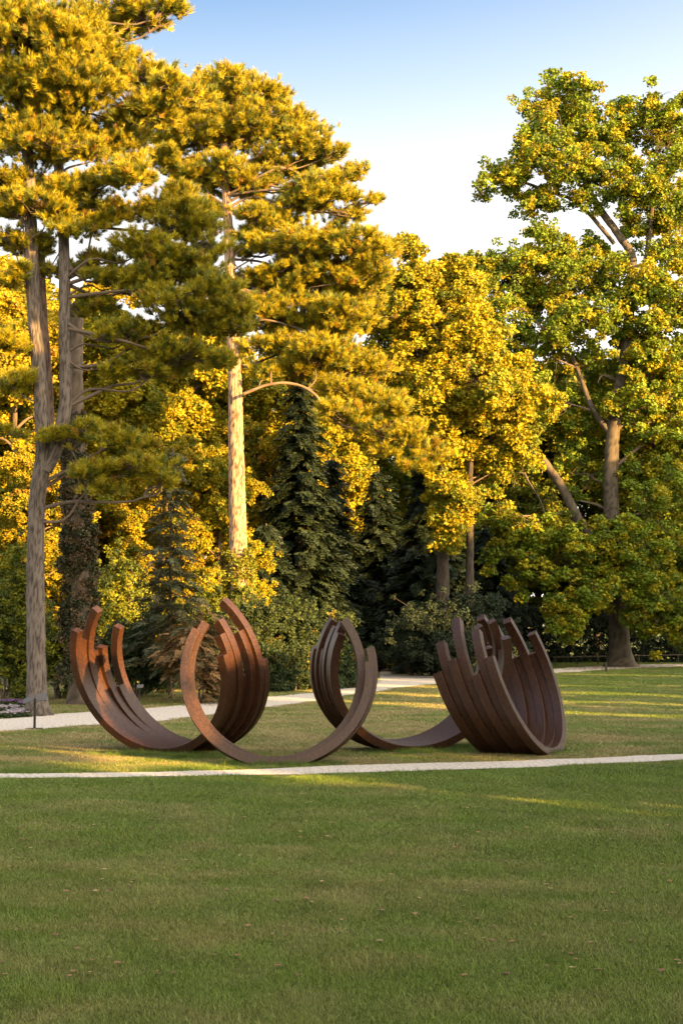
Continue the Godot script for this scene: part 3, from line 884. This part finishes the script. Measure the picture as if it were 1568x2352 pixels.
# ---------------------------------------------------------------- firs, shrubs, hedges
func understorey() -> void:
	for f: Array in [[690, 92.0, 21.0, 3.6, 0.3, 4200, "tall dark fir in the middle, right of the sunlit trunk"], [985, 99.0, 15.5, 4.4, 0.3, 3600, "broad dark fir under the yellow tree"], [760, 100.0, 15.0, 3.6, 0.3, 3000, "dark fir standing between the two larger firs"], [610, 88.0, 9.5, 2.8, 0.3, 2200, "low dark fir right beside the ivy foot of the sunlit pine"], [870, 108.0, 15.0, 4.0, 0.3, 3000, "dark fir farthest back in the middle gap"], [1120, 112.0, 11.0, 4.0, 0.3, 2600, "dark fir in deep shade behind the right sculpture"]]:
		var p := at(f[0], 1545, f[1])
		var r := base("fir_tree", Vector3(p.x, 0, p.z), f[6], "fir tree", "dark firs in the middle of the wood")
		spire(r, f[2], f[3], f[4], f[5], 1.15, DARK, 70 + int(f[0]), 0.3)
	var q := at(392, 1560, 64.0)
	var sp := base("spruce_tree", Vector3(q.x, 0, q.z), "slim grey-green spruce with thin bare trunk behind the leftmost sculpture", "spruce")
	spire(sp, 11.3, 1.7, 2.0, 480, 0.75, GREYGREEN, 81, 0.09)
	q = at(448, 1612, 61.0)
	bush("bronze_conifer", Vector3(q.x, 0, q.z), Vector3(1.7, 2.0, 1.3), 1500, 0.5, BRONZE, SH.spray, M.needle, 82, "bushy conifer with bronze foliage between the two left sculptures", "shrub", "", "spray")
	var list := [[310, 66.0, 1.9, 2.0, 1.6, SHRUB, "round green shrub behind the leftmost sculpture"], [15, 62.0, 1.6, 3.4, 1.4, OLIVE, "tall dark shrub at the left edge behind the flower bed"], [140, 64.0, 1.3, 2.2, 1.2, OLIVE, "shrub just right of the forked pine's trunk"], [250, 72.0, 2.2, 3.4, 1.6, OLIVE, "tall shrub right of the ivy-clad trunk"], [560, 70.0, 1.6, 2.4, 1.4, SHRUB, "green shrub below the sunlit trunk, seen through the front ring"], [640, 73.0, 2.2, 2.4, 1.6, SHRUB, "green shrub right of the leftmost sculpture"], [725, 75.0, 2.2, 2.1, 1.6, SHRUB, "green shrub left of the third sculpture"], [1040, 88.0, 4.0, 2.7, 2.4, DARK, "broad dark shrub left of the right sculpture"], [950, 92.0, 2.6, 1.9, 1.8, DARK, "dark shrub where the path turns behind the third sculpture"], [480, 74.0, 2.2, 2.8, 1.6, OLIVE, "shrub between the bronze conifer and the sunlit pine"]]
	for l: Array in list:
		q = at(l[0], 1560, l[1])
		bush("shrub", Vector3(q.x, 0, q.z), Vector3(l[2], l[3], l[4]), int(900 * l[2] * l[3] / 4.0), 0.55, l[5], SH.small_leaves, M.leaf, 90 + int(l[0]), l[6], "shrub", "shrubs along the edge of the wood")
	hedge(at(610, 1570, 69.5), at(838, 1570, 76.0), 2.1, "clipped green hedge along the path behind the middle sculptures", 120, SHRUB)
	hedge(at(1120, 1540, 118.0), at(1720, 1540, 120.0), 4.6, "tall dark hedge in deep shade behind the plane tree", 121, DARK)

func hedge(a: Vector3, b: Vector3, h: float, label: String, seed_: int, pal: Array) -> void:
	rng.seed = seed_
	a.y = 0.0; b.y = 0.0
	var root := base("hedge", a, label, "hedge")
	var l := a.distance_to(b)
	var dir := (b - a) / l
	var mb := MB.new()
	var sw := Swarm.new()
	var t := 0.5
	while t < l:
		tube(mb, PackedVector3Array([dir * t, dir * t + Vector3(0.1, h * 0.45, 0.05), dir * t + Vector3(-0.1, h * 0.85, 0)]), 0.05, 0.02, 5)
		t += 0.9
	for i in int(l * h * 42.0):
		var p := dir * rng.randf() * l + Vector3(0, rng.randf_range(0.1, h) + 0.25 * patch_noise.get_noise_1d(i * 5.0), 0) + dir.cross(Vector3.UP) * rng.randf_range(-0.8, 0.8)
		var s := 0.5 * rng.randf_range(0.7, 1.3)
		sw.put(Transform3D(Basis(Vector3.UP, rng.randf() * TAU).scaled(Vector3(s, s, s)), p), pick(pal))
	obj("stem", mb.mesh(), M.bark_brown, root)
	swarm_node("foliage", sw, SH.small_leaves, M.leaf, root)

# ---------------------------------------------------------------- signs, posts, flowers, fallen leaves
func bar(mb: MB, a: Vector3, b: Vector3, w: float, t: float) -> void:
	var y := (b - a).normalized()
	var x := y.cross(Vector3(0.01, 0.02, 1)).normalized()
	mb.box(Transform3D(Basis(x, y, x.cross(y)), (a + b) * 0.5), Vector3(w, a.distance_to(b), t))

func small_things() -> void:
	var q := gp(80, 1674)
	var root := base("information_stand", Vector3(q.x, 0, q.z), "black stand with two sloping boards beside the curving path at left", "sign")
	var mb := MB.new()
	bar(mb, Vector3(0, 0, 0), Vector3(0, 0.98, 0), 0.07, 0.07)
	obj("post", mb.mesh(), M.black_steel, root)
	mb = MB.new()
	mb.box(Transform3D(Basis.IDENTITY, Vector3(0, 0.012, 0)), Vector3(0.5, 0.02, 0.34))
	obj("base_plate", mb.mesh(), M.black_steel, root)
	mb = MB.new()
	mb.box(Transform3D(Basis(Vector3.FORWARD, -0.32) * Basis(Vector3.RIGHT, 0.5), Vector3(-0.2, 0.93, 0.06)), Vector3(0.34, 0.025, 0.3))
	obj("board", mb.mesh(), M.grey_board, root)
	mb = MB.new()
	mb.box(Transform3D(Basis(Vector3.FORWARD, -0.12) * Basis(Vector3.RIGHT, 0.75), Vector3(0.19, 1.02, -0.08)), Vector3(0.36, 0.025, 0.34))
	obj("board", mb.mesh(), M.grey_board, root)
	q = gp(320, 1631)
	root = base("plant_label", Vector3(q.x, 0, q.z), "thin dark stake with small plate at the path edge behind the left sculpture", "sign")
	mb = MB.new()
	bar(mb, Vector3.ZERO, Vector3(0, 0.9, 0), 0.04, 0.04)
	obj("stake", mb.mesh(), M.black_steel, root)
	mb = MB.new()
	mb.box(Transform3D(Basis(Vector3.RIGHT, 0.7), Vector3(0.03, 0.93, 0)), Vector3(0.26, 0.02, 0.18))
	obj("plate", mb.mesh(), M.grey_board, root)
	q = gp(1391, 1543)
	root = base("wooden_post", Vector3(q.x, 0, q.z), "short dark wooden post beside the far path, left of the plane tree", "post")
	mb = MB.new()
	bar(mb, Vector3.ZERO, Vector3(0, 0.62, 0), 0.14, 0.14)
	obj("post", mb.mesh(), M.old_wood, root)
	mb = MB.new()
	mb.box(Transform3D(Basis.IDENTITY, Vector3(0, 0.635, 0)), Vector3(0.16, 0.03, 0.16))
	obj("cap", mb.mesh(), M.old_wood, root)
	# low rail behind the far path
	var f0 := gp(1275, 1529)
	var f1 := gp(1600, 1522)
	root = base("rail_fence", Vector3(f0.x, 0, f0.z), "low grey rail fence along the far path behind the plane tree", "fence")
	var along := f1 - f0
	for k in 8:
		mb = MB.new()
		var p := along * (k / 7.0)
		bar(mb, p, p + Vector3(0, 0.75, 0), 0.09, 0.09)
		obj("fence_post", mb.mesh(), M.old_wood, root)
		if k < 7:
			mb = MB.new()
			bar(mb, p + Vector3(0, 0.68, 0.06), along * ((k + 1) / 7.0) + Vector3(0, 0.68, 0.06), 0.06, 0.05)
			obj("fence_rail", mb.mesh(), M.old_wood, root)
	# flowers under the forked pine
	rng.seed = 131
	var pale := [0.5, Color(0.62, 0.56, 0.62), 0.5, Color(0.5, 0.42, 0.52)]
	var violet := [0.6, Color(0.28, 0.14, 0.36), 0.4, Color(0.4, 0.24, 0.47)]
	var bed := [[12, 1632, 0.9, pale, "pale pink flowers at the left edge below the forked pine"], [55, 1640, 0.7, pale, "white flowers right in front of the forked pine's foot"], [25, 1618, 0.55, violet, "purple flowers at the back of the flower bed, farther left"], [62, 1622, 0.4, violet, "purple flowers closest to the forked pine's trunk"], [30, 1646, 0.7, pale, "white flowers nearest to the curving path"], [92, 1641, 0.4, pale, "few pale flowers behind the sign post"]]
	for b: Array in bed:
		q = gp(b[0], b[1])
		var r := base("flower_patch", Vector3(q.x, 0, q.z), b[4], "flowers", "flowers in the bed under the forked pine")
		var sw := Swarm.new()
		var gs := Swarm.new()
		for i in 150:
			var e := rv() * Vector3(b[2], 0, b[2] * 1.4) * sqrt(rng.randf())
			gs.put(Transform3D(Basis(Vector3.UP, rng.randf() * TAU).scaled(Vector3(0.3, 0.22, 0.3)), e + Vector3(0, 0.06, 0)), pick(SHRUB))
			if i % 2 == 0: sw.put(Transform3D(Basis(Vector3.UP, rng.randf() * TAU).scaled(Vector3(0.12, 0.12, 0.12)), e + Vector3(0, rng.randf_range(0.13, 0.2), 0)), pick(b[3]))
		swarm_node("leaves", gs, SH.small_leaves, M.leaf, r)
		swarm_node("blossoms", sw, SH.blossom, M.leaf, r)
	# fallen leaves
	rng.seed = 132
	var dead := [0.5, Color(0.3, 0.17, 0.08), 0.3, Color(0.2, 0.11, 0.06), 0.2, Color(0.42, 0.3, 0.16)]
	var sw := Swarm.new()
	var foot := gp(1424, 1533)
	for i in 1500:
		var e := Vector3(rng.randfn(0, 6.0), 0.03, rng.randfn(0, 4.5))
		var s := rng.randf_range(0.1, 0.2)
		sw.put(Transform3D(Basis(Vector3.UP, rng.randf() * TAU).scaled(Vector3(s, s, s)), Vector3(foot.x, 0, foot.z) + e), pick(dead))
	for i in 1500:
		var p := gp(rng.randf_range(90, 600), rng.randf_range(1575, 1622))
		var s := rng.randf_range(0.08, 0.16)
		sw.put(Transform3D(Basis(Vector3.UP, rng.randf() * TAU).scaled(Vector3(s, s, s)), p + Vector3(0, 0.03, 0)), pick(dead))
	for i in 520:
		var p := gp(rng.randf_range(0, 1568), 1690 + 560 * pow(rng.randf(), 2.0))
		var s := rng.randf_range(0.04, 0.09)
		sw.put(Transform3D(Basis(Vector3.UP, rng.randf() * TAU).scaled(Vector3(s, s, s)), p + Vector3(0, 0.04, 0)), pick(dead))
	tag(swarm_node("fallen_leaves", sw, SH.fallen, M.leaf), "brown fallen leaves scattered below the trees and on the lawn", "fallen leaves", "", "stuff")

# ---------------------------------------------------------------- trees beyond the right edge, which throw the evening shade
func shade_trees() -> void:
	var pr: Array = SH.protos
	var spots := [[3, 22, -27.5, 1.0], [2, 34, -22, 1.0], [3, 41, -16, 1.0], [2, 32, -12.3, 0.9], [2, 33, 6.0, 0.95], [3, 31, 10.5, 0.95], [2, 33, 18, 1.0], [3, 28, 25, 1.0], [2, 22, 31, 1.0], [3, 42, 22, 1.0],
		[2, 13, 34, 1.0], [3, 2, 35, 1.0], [2, -10, 33, 1.0], [3, -20, 25, 1.0], [2, -26, 13, 1.0], [3, -28, 1, 1.0], [2, -27, -12, 0.95], [3, -29, -25, 0.95],
		[2, 26, -34, 0.44], [2, 30, -39.5, 0.45], [2, 33, -45, 0.45], [2, 36, -51, 0.45], [2, 38, -57, 0.48], [2, 30, -7.2, 0.4], [2, 31, -0.9, 0.38], [2, 40, -64, 0.72], [2, 51, -68, 0.85], [2, 42, -86, 0.8], [3, 52, -82, 0.9], [2, 62, -94, 1.0], [3, 64, -78, 0.9]]  # the small copies are unseen blockers, added to trim sun on the lawn
	var turn := 0.4
	for s: Array in spots:
		turn += 2.3
		copy_of(pr[s[0]], "broadleaf_tree", Vector3(s[1], 0, s[2]), turn, s[3], "tall tree beyond the picture edge that shades the lawn", "tree", "trees round the lawn beyond the picture")
